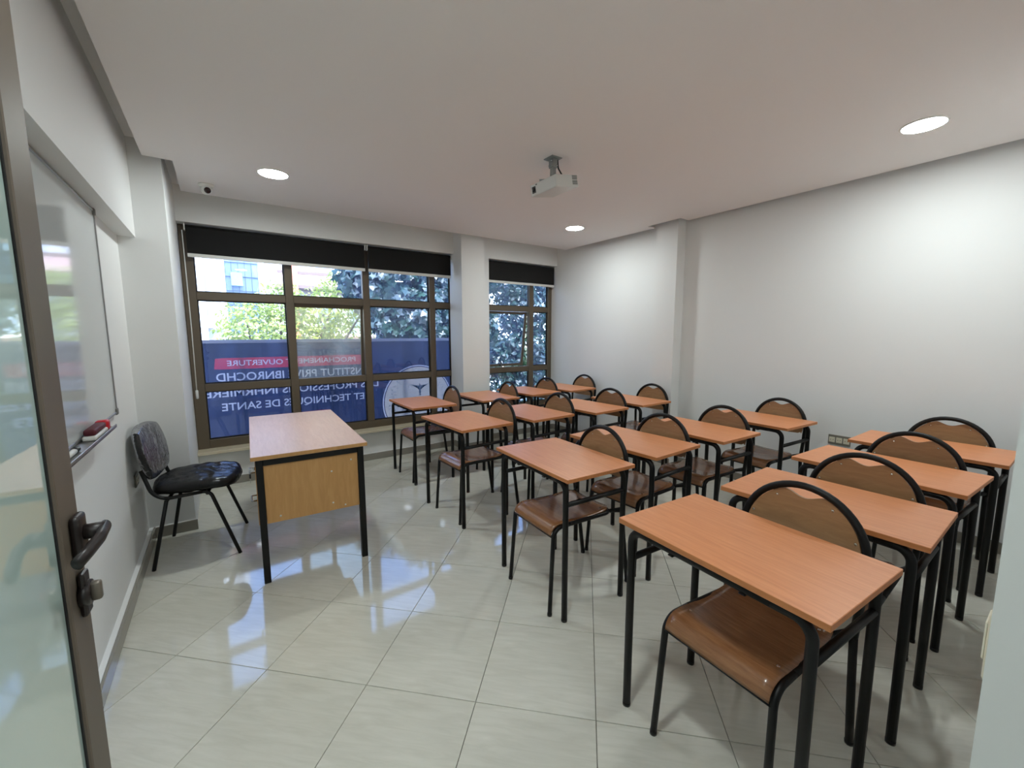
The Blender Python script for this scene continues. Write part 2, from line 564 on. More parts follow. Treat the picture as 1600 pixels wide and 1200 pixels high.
def make_window(name, x0, x1, mulls, sash_cell, sash_angle, dusty, fl):
    fw = fl
    fb = 0.080
    hw = 0.036
    parts = bmesh.new()
    box(parts, x0, x0 + fw, YF0, YF1, ZS, ZH, 0.003)
    box(parts, x1 - fw, x1, YF0, YF1, ZS, ZH, 0.003)
    box(parts, x0 + fw, x1 - fw, YF0, YF1, ZS, ZS + fb, 0.003)
    box(parts, x0 + fw, x1 - fw, YF0, YF1, ZH - fb, ZH, 0.003)
    win = struct(name, parts, ALU)
    for xm in mulls:
        obj('mullion', B(xm - hw, xm + hw, YF0 - 0.004, YF1, ZS + fb, ZH - fb, bev=0.003), ALU, win)
    edges = [x0 + fw] + [e for xm in mulls for e in (xm - hw, xm + hw)] + [x1 - fw]
    cols = [(edges[k], edges[k + 1]) for k in range(0, len(edges), 2)]
    zed = [ZS + fb, ZTR[0] - hw, ZTR[0] + hw, ZTR[1] - hw, ZTR[1] + hw, ZH - fb]
    rows = [(zed[k], zed[k + 1]) for k in range(0, 6, 2)]
    for zt in ZTR:
        for a, b in cols:
            obj('transom', B(a, b, YF0, YF1, zt - hw, zt + hw, bev=0.003), ALU, win)
    for ci, (a, b) in enumerate(cols):
        for ri, (c, d) in enumerate(rows):
            if (ci, ri) in sash_cell:
                # top hung sash swung outwards
                t = 0.045 if dusty else 0.034
                e_ = 0.030 if dusty else 0.010
                c = c - 0.03 if dusty else c
                a, b, c, d = a - e_, b + e_, c - e_, d + (0.012 if dusty else 0.0)
                m = Matrix.Translation((0, YF1 + 0.004, d - 0.003)) @ Matrix.Rotation(sash_angle, 4, 'X')
                h = d - c - 0.006
                sb = bmesh.new()
                box(sb, a + 0.003, a + t, 0, 0.034, -h, 0, 0.002, m)
                box(sb, b - t, b - 0.003, 0, 0.034, -h, 0, 0.002, m)
                box(sb, a + t, b - t, 0, 0.034, -t, 0, 0.002, m)
                box(sb, a + t, b - t, 0, 0.034, -h, -h + t, 0.002, m)
                so = obj('sash', sb, ALU, win)
                obj('glass_pane', B(a + t, b - t, 0.014, 0.018, -h + t, -t, mtx=m), GLASSD if dusty else GLASS, so)
                if not dusty:
                    hb = bmesh.new()
                    xm = a + (b - a) * 0.44
                    box(hb, xm - 0.035, xm + 0.035, -0.012, 0.0, -h + 0.006, -h + 0.026, 0.003, m)
                    tube(hb, [m @ Vector(q) for q in ((xm, -0.015, -h + 0.02), (xm - 0.01, -0.035, -h + 0.045), (xm - 0.03, -0.03, -h + 0.065))], 0.008, sides=8)
                    obj('latch_handle', hb, PLAST_B, so, True)
            else:
                gb = bmesh.new()
                e = 0.010
                box(gb, a, a + e, YF0 + 0.03, YF0 + 0.045, c, d)
                box(gb, b - e, b, YF0 + 0.03, YF0 + 0.045, c, d)
                box(gb, a + e, b - e, YF0 + 0.03, YF0 + 0.045, c, c + e)
                box(gb, a + e, b - e, YF0 + 0.03, YF0 + 0.045, d - e, d)
                go = obj('gasket', gb, GASK, win)
                obj('glass_pane', B(a + 0.001, b - 0.001, YF0 + 0.046, YF0 + 0.05, c + 0.001, d - 0.001), GLASS, win)
    return win

make_window('window_1', XPL + 0.002, 2.498, [0.606, 1.368, 2.158], {(1, 1)}, R(4.5), True, 0.092)
make_window('window_2', 2.907, XR - 0.003, [3.69], {(0, 1)}, R(8.0), False, 0.066)

# roller blinds
def blind(x0, x1, label, zbot, chain_side):
    t = thing('roller_blind', label, 'blind', ((x0 + x1) / 2, 4.70, zbot), 0, 'black roller blinds over the windows')
    hw = (x1 - x0) / 2
    h = 2.392 - zbot
    obj('blind_fabric', B(-hw + 0.008, hw - 0.008, -0.001, 0.001, 0.012, h - 0.028), BLIND, t)
    rb = cyl(bmesh.new(), (-hw + 0.006, 0.02, h - 0.026), (1, 0, 0), 0.021, 2 * hw - 0.012, 16)
    obj('blind_roller', rb, BLIND, t, True)
    obj('bottom_bar', B(-hw + 0.006, hw - 0.006, -0.006, 0.006, -0.014, 0.018, bev=0.003), PLAST_W, t)
    for s in (-1, 1):
        obj('end_bracket', B(s * hw - 0.004, s * hw + 0.004, -0.012, 0.045, h - 0.056, h, 0.001), PLAST_W, t)
    return t
blind(-0.187, 1.352, 'long black roller blind over the left part of the wide window', 2.125, -1)
blind(1.376, 2.385, 'black roller blind over the right part of the wide window, beside the pillar', 2.125, 0)
blind(2.735, 4.055, 'black roller blind over the narrow window by the right wall', 2.118, 0)
t = thing('blind_chain', 'white plastic blind cord tube hanging at the left edge of the wide window', 'blind cord', (-0.205, 4.70, 0.88))
obj('cord', T([(0, 0, 0.05), (0.004, 0, 0.6), (0.002, 0, 1.1), (0.0, 0, 1.455)], 0.0042, sides=6), PLAST_W, t, True)
obj('cord_weight', T([(0, 0, -0.03), (0, 0, -0.024), (0, 0, 0.044), (0, 0, 0.05)], 0.01, sides=10, radii=[0.006, 0.011, 0.011, 0.006]), PLAST_W, t, True)

# ------------------------------------------------------------------ door leaf
dl = thing('door_leaf', 'open door leaf of frosted green glass in a brown aluminium frame', 'door', (-0.232, 0.05, 0), R(-2.0))
LW, LH, SW = 0.855, 2.06, 0.077
obj('stile', B(-0.04, 0, LW - SW, LW, 0.012, LH, bev=0.004, seg=2), ALUD, dl)
obj('stile', B(-0.04, 0, 0.0, SW, 0.012, LH, bev=0.004, seg=2), ALUD, dl)
obj('rail', B(-0.04, 0, SW, LW - SW, 0.012, 0.10, bev=0.004, seg=2), ALUD, dl)
obj('rail', B(-0.04, 0, SW, LW - SW, LH - SW, LH, bev=0.004, seg=2), ALUD, dl)
gb = bmesh.new()
for s in (1,):
    box(gb, -0.030, -0.004, SW, SW + 0.005, 0.10, LH - SW)
    box(gb, -0.030, -0.004, LW - SW - 0.005, LW - SW, 0.10, LH - SW)
    box(gb, -0.030, -0.004, SW, LW - SW, 0.10, 0.105)
    box(gb, -0.030, -0.004, SW, LW - SW, LH - SW - 0.005, LH - SW)
obj('gasket', gb, GASK, dl)
obj('glass_pane', B(-0.018, -0.006, SW + 0.005, LW - SW - 0.005, 0.105, LH - SW - 0.005), FROST, dl)
# lever handle
hp = obj('handle_plate', B(0.0005, 0.013, LW - 0.052, LW - 0.016, 1.088, 1.160, bev=0.006, seg=3), DOORBLK, dl, True)
lv = bmesh.new()
yh = LW - 0.034
tube(lv, [(0.010, yh, 1.130), (0.036, yh, 1.130)], 0.0115, sides=16)
tube(lv, fillet([(0.034, yh + 0.012, 1.130), (0.036, yh - 0.030, 1.128), (0.030, yh - 0.065, 1.122), (0.024, yh - 0.088, 1.117)], 0.03), 0.0100, sides=14, flat=0.7)
obj('lever', lv, DOORBLK, hp, True)
lk = obj('lock_plate', T([(0.0005, yh, 1.033), (0.012, yh, 1.033)], 0.02, sides=20, radii=[0.021, 0.019]), DOORBLK, dl, True)
lp = bmesh.new()
box(lp, 0.0006, 0.009, yh - 0.014, yh + 0.014, 0.999, 1.068, 0.004, seg=2)
obj('lock_backplate', lp, DOORBLK, dl)
tb = bmesh.new()
box(tb, 0.010, 0.024, yh - 0.004, yh + 0.008, 1.017, 1.048, 0.004, seg=2)
obj('thumb_turn', tb, mat('grey_brown_turn', (0.45, 0.42, 0.38), 0.35, 0.5), lk, True)
for z in (0.25, 1.0, 1.8):
    obj('hinge', cyl(bmesh.new(), (-0.02, -0.009, z), (0, 0, 1), 0.008, 0.09, 12), DOORBLK, dl, True)

# ------------------------------------------------------------------ whiteboard
wbt = thing('whiteboard', 'large glossy whiteboard with a thin grey frame on the left wall', 'whiteboard', (XL, 2.03, 1.02))
bmn = B(0.002, 0.014, -1.0, 1.0, 0.0, 1.035)
obj('writing_surface', bmn, BOARD, wbt)
fb = bmesh.new()
box(fb, 0.001, 0.019, -1.012, -1.0, -0.012, 1.047, 0.002)
box(fb, 0.001, 0.019, 1.0, 1.012, -0.012, 1.047, 0.002)
box(fb, 0.001, 0.019, -1.0, 1.0, -0.012, 0.0, 0.002)
box(fb, 0.001, 0.019, -1.0, 1.0, 1.035, 1.047, 0.002)
ALUG = mat('grey_anodised_aluminium', (0.62, 0.62, 0.62), 0.3, 0.7)
obj('frame', fb, ALUG, wbt)
for (y, z) in ((-1.0, 0), (1.0, 0), (-1.0, 1.035), (1.0, 1.035)):
    obj('corner_cap', B(0.0, 0.023, y - 0.018, y + 0.018, z - 0.018, z + 0.018, bev=0.006, seg=2), PLAST_G, wbt)
trb = bmesh.new()
box(trb, 0.004, 0.075, -0.85, 0.60, -0.020, -0.014, 0.002)
box(trb, 0.071, 0.075, -0.85, 0.60, -0.020, -0.004, 0.001)
obj('pen_tray', trb, ALUG, wbt)
# packet with maroon felt and red cap lying on the tray
pk = thing('board_eraser', 'maroon and white board eraser with a red end lying on the whiteboard tray', 'eraser', (-0.4555, 2.43, 1.0075), 0)
obj('felt', B(-0.019, 0.020, -0.13, 0.06, 0.018, 0.045, bev=0.010, seg=3), MAROON, pk, True)
obj('white_body', B(-0.021, 0.022, -0.14, 0.075, 0.0, 0.019, bev=0.006, seg=2), PLAST_W, pk, True)
obj('red_end', B(-0.022, 0.023, 0.076, 0.125, 0.0, 0.046, bev=0.010, seg=3), RED, pk, True)
mk = thing('board_marker', 'whiteboard marker with a dark cap lying near the end of the tray by the door', 'marker', (-0.455, 2.02, 1.0165), 0)
obj('marker_barrel', T([(0, -0.04, 0), (0, 0.06, 0)], 0.0095, sides=14), PLAST_W, mk, True)
obj('marker_cap', T([(0, 0.0605, 0), (0, 0.10, 0), (0, 0.105, 0)], 0.0098, sides=14, radii=[0.01, 0.0098, 0.007]), PLAST_B, mk, True)

# ------------------------------------------------------------------ student desks
DW, DD, DH = 0.677, 0.454, 0.75
def make_desk(label):
    t = thing('student_desk', label, 'desk', group='student desks with orange laminate tops')
    tb = B(-DD / 2, DD / 2, -DW / 2, DW / 2, DH - 0.020, DH, bev=0.0015, seg=1)
    o = obj('tabletop', tb, [DESKTOP, EDGE], t)
    for p in o.data.polygons:
        if abs(p.normal.z) < 0.5:
            p.material_index = 1
    xf, xr, yy = -DD / 2 + 0.026, DD / 2 - 0.036, DW / 2 - 0.044
    r = 0.0148
    zt = DH - 0.0205 - r
    for x in (xf, xr):
        for s in (-1, 1):
            arc = fillet([(x, s * yy, 0.012), (x, s * yy, zt), (x, s * (yy - 0.10), zt)], 0.075, 8)
            lo = obj('leg', T(arc, r, sides=12), BLACK, t, True)
            obj('foot_cap', T([(x, s * yy, 0.0), (x, s * yy, 0.014)], 0.0152, sides=12), PLAST_B, lo, True)
        obj('top_rail', T([(x, -(yy - 0.10), zt), (x, yy - 0.10, zt)], r, sides=12), BLACK, t, True)
    for s in (-1, 1):
        obj('side_rail', T([(xf, s * yy, 0.605), (xr, s * yy, 0.605)], 0.0125, sides=10), BLACK, t, True)
    for s in (-1, 1):
        obj('top_bracket', B(xf - 0.012, xf + 0.020, s * 0.12 - 0.010, s * 0.12 + 0.010, zt - 0.019, zt - 0.013, bev=0.002), BLACK, t)
    return t

# ------------------------------------------------------------------ student chairs
def hoop_x(z):
    if z > 0.45:
        return 0.262 + (z - 0.45) * 0.075
    return 0.262 + (0.45 - z) ** 1.15 * 0.150

HR, HC = 0.200, 0.681
def make_chair(label):
    t = thing('student_chair', label, 'chair', group='student chairs with half moon plywood backs')
    r = 0.0112
    # front legs bending into the seat side rails
    for s in (-1, 1):
        pts = fillet([(-0.238, s * 0.190, 0.010), (-0.208, s * 0.178, 0.450), (-0.10, s * 0.176, 0.452)], 0.055, 8)
        lo = obj('leg', T(pts, r, sides=12), BLACK, t, True)
        obj('foot_cap', T([(-0.2385, s * 0.1903, 0.0), (-0.2378, s * 0.190, 0.014)], 0.0125, sides=10), PLAST_B, lo, True)
    us = fillet([(-0.10, -0.176, 0.452), (0.205, -0.168, 0.444), (0.205, 0.168, 0.444), (-0.10, 0.176, 0.452)], 0.055, 8)
    obj('seat_frame', T(us, r, sides=12), BLACK, t, True)
    obj('front_rail', T([(-0.2145, -0.179, 0.408), (-0.2145, 0.179, 0.408)], 0.0065, sides=8), BLACK, t, True)
    # hoop
    pts = []
    for s in (-1,):
        pts.append((hoop_x(0.43), -0.190, 0.43))
        pts.append((hoop_x(0.56), -0.198, 0.56))
    n = 26
    for k in range(n + 1):
        a = PI + PI * k / n
        y = HR * math.cos(a)
        z = HC - HR * math.sin(a)
        pts.append((hoop_x(z), y, z))
    pts.append((hoop_x(0.56), 0.198, 0.56))
    pts.append((hoop_x(0.43), 0.190, 0.43))
    obj('back_hoop', T(pts, 0.0128, sides=12), BLACK, t, True)
    for s in (-1, 1):
        lp = [(hoop_x(z), s * 0.190, z) for z in (0.43, 0.36, 0.28, 0.19, 0.10, 0.010)]
        lo = obj('leg', T(lp, 0.0126, sides=12), BLACK, t, True)
        obj('foot_cap', T([(hoop_x(0.0) - 0.001, s * 0.190, 0.0), (hoop_x(0.014), s * 0.190, 0.014)], 0.0138, sides=10), PLAST_B, lo, True)
        bb = bmesh.new()
        tube(bb, [(0.188, s * 0.156, 0.446), (0.225, s * 0.172, 0.448), (hoop_x(0.45), s * 0.190, 0.450)], 0.011, sides=8, flat=0.6,
             radii=[0.011, 0.013, 0.017])
        obj('frame_bracket', bb, BLACK, t, True)
    # seat: moulded plywood, curled down at the front, scooped
    sb = bmesh.new()
    NX, NY = 18, 12
    prof = []
    # path along x: curl
    for k in range(6):
        a = (k / 5) * PI / 2 * 0.86
        prof.append((-0.168 - 0.056 * math.sin(PI / 2 * 0.86 - a), 0.462 - 0.056 * (1 - math.cos(PI / 2 * 0.86 - a))))
    for k in range(1, NX - 5):
        u = k / (NX - 6)
        x = -0.168 + u * (0.200 + 0.168)
        z = 0.462 - 0.012 * math.sin(PI * min(1, u * 1.1)) - 0.003 * u
        prof.append((x, z))
    rows = []
    for (x, z) in prof:
        row = []
        for j in range(NY + 1):
            v = j / NY * 2 - 1
            # half width with rounded rear corners
            hw = 0.172
            if x > 0.14:
                d = (x - 0.14) / 0.062
                hw = 0.172 - 0.05 * (1 - math.sqrt(max(0, 1 - min(1, d) ** 2)))
            scoop = 0.006 * v * v if x > -0.16 else 0.002 * v * v
            row.append((x, v * hw, z + scoop))
        rows.append(row)
    top = [[sb.verts.new((x, y, z + 0.004)) for x, y, z in row] for row in rows]
    bot = [[sb.verts.new((x + 0.0, y, z - 0.006)) for x, y, z in row] for row in rows]
    m, n2 = len(rows), NY + 1
    for i in range(m - 1):
        for j in range(NY):
            sb.faces.new((top[i][j], top[i + 1][j], top[i + 1][j + 1], top[i][j + 1]))
            sb.faces.new((bot[i][j], bot[i][j + 1], bot[i + 1][j + 1], bot[i + 1][j]))
    for j in range(NY):
        sb.faces.new((top[0][j], top[0][j + 1], bot[0][j + 1], bot[0][j]))
        sb.faces.new((top[-1][j], bot[-1][j], bot[-1][j + 1], top[-1][j + 1]))
    for i in range(m - 1):
        sb.faces.new((top[i][0], bot[i][0], bot[i + 1][0], top[i + 1][0]))
        sb.faces.new((top[i][-1], top[i + 1][-1], bot[i + 1][-1], bot[i][-1]))
    so = obj('seat', sb, SEATW, t, True)
    for (x, y) in ((-0.125, -0.145), (-0.125, 0.145), (0.15, -0.135), (0.15, 0.135)):
        rb = bmesh.new()
        z = 0.4655 if x < 0 else 0.4655
        tube(rb, [(x, y, z - 0.004), (x, y, z), (x, y, z + 0.0015)], 0.005, sides=8, radii=[0.0055, 0.0055, 0.0025])
        obj('rivet', rb, RIVET, so, True)
    # backrest half-moon with hand notch
    RB = 0.186
    outl = []
    a0 = math.asin(-0.055 / RB)
    a_notch = math.acos(0.066 / RB)
    K = 14
    for k in range(K + 1):
        a = a0 + (a_notch - a0) * k / K
        outl.append((RB * math.cos(a), HC + RB * math.sin(a)))
    zt = HC + RB * math.sin(a_notch)
    for k in range(1, 12):
        y = 0.066 * (1 - 2 * k / 12)
        outl.append((y, zt - 0.0195 * (0.5 + 0.5 * math.cos(PI * y / 0.066)) ** 0.9))
    for k in range(K + 1):
        a = a_notch + (a0 - a_notch) * k / K
        outl.append((-RB * math.cos(a), HC + RB * math.sin(a)))
    zb = 0.632
    outl += [(-0.172, zb + 0.004), (-0.155, zb - 0.006), (-0.08, zb - 0.012), (0.08, zb - 0.012), (0.155, zb - 0.006), (0.172, zb + 0.004)]
    # triangulated grid by strips: build faces as columns for a gently curved shell
    bb = bmesh.new()
    def bx(y, z):
        return hoop_x(z) - 0.004 + 0.012 * (1 - (y / 0.19) ** 2)
    vf = [bb.verts.new((bx(y, z) - 0.004, y, z)) for y, z in outl]
    vb = [bb.verts.new((bx(y, z) + 0.004, y, z)) for y, z in outl]
    ff = bb.faces.new(vf)
    fb2 = bb.faces.new(vb[::-1])
    nn = len(outl)
    for k in range(nn):
        bb.faces.new((vf[k], vb[k], vb[(k + 1) % nn], vf[(k + 1) % nn]))
    bmesh.ops.triangulate(bb, faces=[ff, fb2])
    bmesh.ops.recalc_face_normals(bb, faces=bb.faces)
    bo = obj('backrest', bb, BACKW, t)
    for (y, z) in ((-0.090, 0.822), (0.090, 0.822), (-0.166, 0.738), (0.166, 0.738)):
        rb = bmesh.new()
        x = bx(y, z) - 0.004
        tube(rb, [(x + 0.001, y, z), (x - 0.0015, y, z), (x - 0.003, y, z)], 0.005, sides=8, radii=[0.0055, 0.005, 0.0025])
        obj('rivet', rb, RIVET, bo, True)
        lb = bmesh.new()
        ang_ = math.atan2(z - HC, y)
        ry, rz = HR * math.cos(ang_), HC + HR * math.sin(ang_)
        tube(lb, [(bx(y, z) + 0.006, y * 0.95, HC + (z - HC) * 0.95), (hoop_x(rz) + 0.008, ry, rz)], 0.010, sides=8, flat=0.4)
        obj('mounting_lug', lb, BLACK, t, True)
    return t

DESKS = [
    ('D', 1, 1.3751, 0.6262, -0.0691), ('D', 2, 2.0301, 0.5956, 0.0103), ('D', 3, 2.7733, 0.594, -0.0579), ('D', 4, 3.5112, 0.5587, -0.0068),
    ('E', 1, 1.5323, 1.7069, -0.0576), ('E', 2, 2.1472, 1.7057, 0.0295), ('E', 3, 2.8, 1.6524, -0.0407), ('E', 4, 3.5463, 1.5744, -0.0731),
    ('F', 1, 1.5749, 2.9024, 0.037), ('F', 2, 2.2058, 2.8827, 0.0354), ('F', 3, 2.8343, 2.8189, 0.0356), ('F', 4, 3.4904, 2.8187, 0.006),
    ('G', 1, 1.6412, 3.9448, -0.008), ('G', 2, 2.4022, 3.933, -0.0339), ('G', 3, 3.0386, 3.991, 0.0637), ('G', 4, 3.6267, 3.9857, 0.0517)]
DESK_ROW = {'D': 'row nearest the camera', 'E': 'second row from the camera', 'F': 'third row from the camera', 'G': 'farthest row, by the windows'}
ORD = {1: 'leftmost', 2: 'second from left', 3: 'third from left', 4: 'rightmost'}
DY_CH = {}
desk0 = None
for (row, k, x, y, th) in DESKS:
    dlab = 'orange topped school desk, %s, %s' % (ORD[k], DESK_ROW[row])
    clab = 'hoop backed chair at the %s desk, %s' % (ORD[k].replace('most', 'most'), DESK_ROW[row])
    off = -0.033
    fwd = {'D1': 0.03, 'G1': 0.04, 'G2': -0.01, 'G3': -0.01, 'G4': 0.05}.get(row + str(k), {'D': 0.02, 'E': 0.0, 'F': 0.045}.get(row, 0.0))
    tc = th
    cx = x - off * math.sin(th) + fwd
    cy = y + off * math.cos(th)
    if desk0 is None:
        desk0 = make_desk(dlab)
        chair0 = make_chair(clab)
        desk0.location = (x, y, 0); desk0.rotation_euler = (0, 0, th)
        chair0.location = (cx, cy, 0); chair0.rotation_euler = (0, 0, tc)
    else:
        dup(desk0, (x, y, 0), th, dlab)
        dup(chair0, (cx, cy, 0), tc, clab)

# ------------------------------------------------------------------ teacher's desk
td = thing('teacher_desk', "teacher's desk with pale top, black square legs and wooden drawer unit", 'desk', (0.432, 3.300, 0), R(-2.6))
TW, TL, TZ = 0.625, 1.36, 0.757
obj('tabletop', B(-TW / 2, TW / 2, -TL / 2, TL / 2, TZ - 0.023, TZ, bev=0.0015), [TEACHTOP, TEACHPAN], td)
for p in td.children[0].data.polygons:
    if abs(p.normal.z) < 0.5:
        p.material_index = 1
q = 0.0175
lx, ly = TW / 2 - 0.040, TL / 2 - 0.030
for sx in (-1, 1):
    for sy in (-1, 1):
        obj('leg', B(sx * lx - q, sx * lx + q, sy * ly - q, sy * ly + q, 0.0, TZ - 0.024, bev=0.002), BLACKSQ, td)
zr0, zr1 = TZ - 0.024 - 0.036, TZ - 0.024
for sy in (-1, 1):
    obj('top_rail', B(-lx + q, lx - q, sy * ly - q, sy * ly + q, zr0, zr1, bev=0.002), BLACKSQ, td)
for sx in (-1, 1):
    obj('top_rail', B(sx * lx - q, sx * lx + q, -ly + q, ly - q, zr0, zr1, bev=0.002), BLACKSQ, td)
# drawer unit at the end that faces the camera
pb = bmesh.new()
px0, px1, py0, py1, pz0, pz1 = -lx + q + 0.001, lx - q - 0.001, -ly - 0.006, -ly + 0.40, 0.352, zr0 - 0.001
box(pb, px0, px1, py0, py0 + 0.018, pz0, pz1, 0.001)
box(pb, px0, px1, py1 - 0.018, py1, pz0, pz1, 0.001)
box(pb, px0 + 0.02, px1, py0 + 0.0185, py1 - 0.0185, pz0 + 0.001, pz0 + 0.018)
box(pb, px1 - 0.018, px1 - 0.001, py0 + 0.0185, py1 - 0.0185, pz0 + 0.019, pz1)
cab = obj('drawer_unit', pb, TEACHPAN, td)
HAND = mat('satin_nickel', (0.62, 0.61, 0.58), 0.25, 1.0)
for (z0, z1) in ((pz0 + 0.001, pz0 + 0.172), (pz0 + 0.176, pz1)):
    dr = obj('drawer_front', B(px0 - 0.040, px0 - 0.022, py0 + 0.001, py1 - 0.001, z0, z1, bev=0.001), TEACHPAN, td)
    zc = (z0 + z1) / 2 + 0.01
    yc = (py0 + py1) / 2
    hb = bmesh.new()
    tube(hb, fillet([(px0 - 0.040, yc - 0.05, zc), (px0 - 0.068, yc - 0.05, zc), (px0 - 0.068, yc + 0.05, zc), (px0 - 0.040, yc + 0.05, zc)], 0.006, 4), 0.0045, sides=8)
    obj('drawer_handle', hb, HAND, dr, True)
    obj('drawer_box', B(px0 - 0.0218, px1 - 0.03, py0 + 0.022, py1 - 0.022, z0 + 0.02, z1 - 0.02), TEACHPAN, td)
lkb = bmesh.new()
zl = pz1 - 0.035
yl = py0 + 0.09
cyl(lkb, (px0 - 0.040, yl, zl), (-1, 0, 0), 0.009, 0.008, 14)
obj('drawer_lock', lkb, CHROME, td, True)
for (y, z) in ((0.10, 0.60), (0.10, 0.40), (0.215, 0.655), (-0.185, 0.385), (0.17, 0.372)):
    obj('screw_cap', T([(y, py0 + 0.001, z), (y, py0 - 0.001, z)], 0.0055, sides=10), PLAST_W, td, True)
ks = thing('key_ring', "small bunch of keys with a black head hanging from the teacher's desk drawer lock", 'keys', (0, 0, 0))
mtd = Matrix.Translation((0.432, 3.300, 0)) @ Matrix.Rotation(R(-2.6), 4, 'Z')
kp = mtd @ Vector((px0 - 0.058, yl, zl))
ks.location = kp
obj('key_in_lock', B(-0.012, 0.010, -0.002, 0.002, -0.006, 0.006, bev=0.0005), CHROME, ks)
ring = [(0.0 + -0.006, 0.012 * math.cos(a), -0.012 + 0.012 * math.sin(a)) for a in [2 * PI * k / 14 for k in range(14)]]
obj('split_ring', T(ring, 0.0012, sides=6, closed=True), CHROME, ks, True)
obj('key_head', B(-0.012, -0.004, -0.014, 0.012, -0.052, -0.024, bev=0.003), PLAST_B, ks)
obj('key_blade', B(-0.010, -0.0085, -0.010, -0.005, -0.078, -0.0522), CHROME, ks)
obj('key_blade', B(-0.007, -0.0055, 0.002, 0.007, -0.072, -0.0522), CHROME, ks)

# ------------------------------------------------------------------ visitor chair in plastic wrap
vc = thing('visitor_chair', 'black padded chair in clear plastic wrap, against the left wall', 'chair', (-0.178, 3.418, 0), R(-7))
VB = 0.0108
for s in (-1, 1):
    yy = s * 0.245
    # front leg runs up, turns back below the seat and rises to carry the backrest
    pf = fillet([(0.222, yy, 0.0), (0.085, s * 0.222, 0.445), (-0.190, s * 0.215, 0.425), (-0.243, s * 0.205, 0.62)], [0, 0.05, 0.10, 0], 8)
    cut = None
    lo = obj('leg', T(pf[:10], VB, sides=12), BLACKSQ, vc, True)
    obj('side_tube', T(pf[9:], VB, sides=12), BLACKSQ, vc, True)
    obj('leg', T([(-0.222, s * 0.250, 0.0), (-0.135, s * 0.218, 0.420)], VB, sides=12), BLACKSQ, vc, True)
obj('cross_tube', T([(-0.135, -0.215, 0.414), (-0.135, 0.215, 0.414)], 0.010, sides=10), BLACKSQ, vc, True)
obj('cross_tube', T([(0.070, -0.215, 0.426), (0.070, 0.215, 0.426)], 0.010, sides=10), BLACKSQ, vc, True)

def cushion(nu, nv, fn):
    """closed pillow from superellipse grid fn(u,v,side)"""
    bm = bmesh.new()
    top, bot = [], []
    for i in range(nu + 1):
        top.append([bm.verts.new(fn(i / nu * 2 - 1, j / nv * 2 - 1, 1)) for j in range(nv + 1)])
    for i in range(nu + 1):
        row = []
        for j in range(nv + 1):
            if i in (0, nu) or j in (0, nv):
                row.append(top[i][j])
            else:
                row.append(bm.verts.new(fn(i / nu * 2 - 1, j / nv * 2 - 1, -1)))
        bot.append(row)
    for i in range(nu):
        for j in range(nv):
            bm.faces.new((top[i][j], top[i + 1][j], top[i + 1][j + 1], top[i][j + 1]))
            bm.faces.new((bot[i][j], bot[i][j + 1], bot[i + 1][j + 1], bot[i + 1][j]))
    return bm

def disk_map(u, v, k=0.62):
    """square -> rounded square"""
    x = u * math.sqrt(max(0, 1 - k * v * v / 2))
    y = v * math.sqrt(max(0, 1 - k * u * u / 2))
    return x, y

def edge_h(u, v, p=0.22):
    return (max(0, 1 - u ** 6) * max(0, 1 - v ** 6)) ** p if max(abs(u), abs(v)) < 1 else 0.0

def wr(x, y, amp):
    return amp * (math.sin(x * 71 + y * 33 + 2.5 * math.sin(y * 17)) * 0.6 + math.sin(x * 39 - y * 57 + 1.7 * math.sin(x * 29)) * 0.4)

def seat_fn(grow, amp):
    def fn(u, v, s):
        x, y = disk_map(u, v)
        h = edge_h(u, v)
        X = 0.004 + x * (0.232 + grow)
        Y = y * (0.238 + grow) * (1 - 0.06 * (1 - (x + 1) / 2))
        Z = 0.474 + (0.034 + grow) * h * (1 if s > 0 else -0.7) + 0.012 * h * (1 - x * x) * (1 if s > 0 else 0)
        Z += -0.02 * max(0, x - 0.6)
        return (X, Y, Z + 0.0 + (wr(X, Y, amp) * h if amp else 0))
    return fn
def back_fn(grow, amp):
    def fn(u, v, s):
        x, y = disk_map(u, v, 0.55)
        h = edge_h(u, v)
        zz = x
        Z = 0.703 + zz * (0.168 + grow)
        Y = y * (0.240 + grow) * (1 - 0.06 * abs(zz))
        X = -0.212 - 0.16 * (Z - 0.55) + (0.026 + grow) * h * (1 if s > 0 else -0.8) + 0.020 * (y * y - 0.5)
        return (X + (wr(Y * 1.3, Z * 1.7, amp) * h if amp else 0), Y, Z)
    return fn
so = obj('seat_cushion', cushion(20, 20, seat_fn(0, 0)), CUSH, vc, True)
obj('plastic_wrap', cushion(48, 48, seat_fn(0.006, 0.0034)), WRAP, so, True)
bo = obj('back_cushion', cushion(20, 20, back_fn(0, 0)), CUSH, vc, True)
obj('plastic_wrap', cushion(48, 48, back_fn(0.004, 0.0008)), WRAP, bo, True)

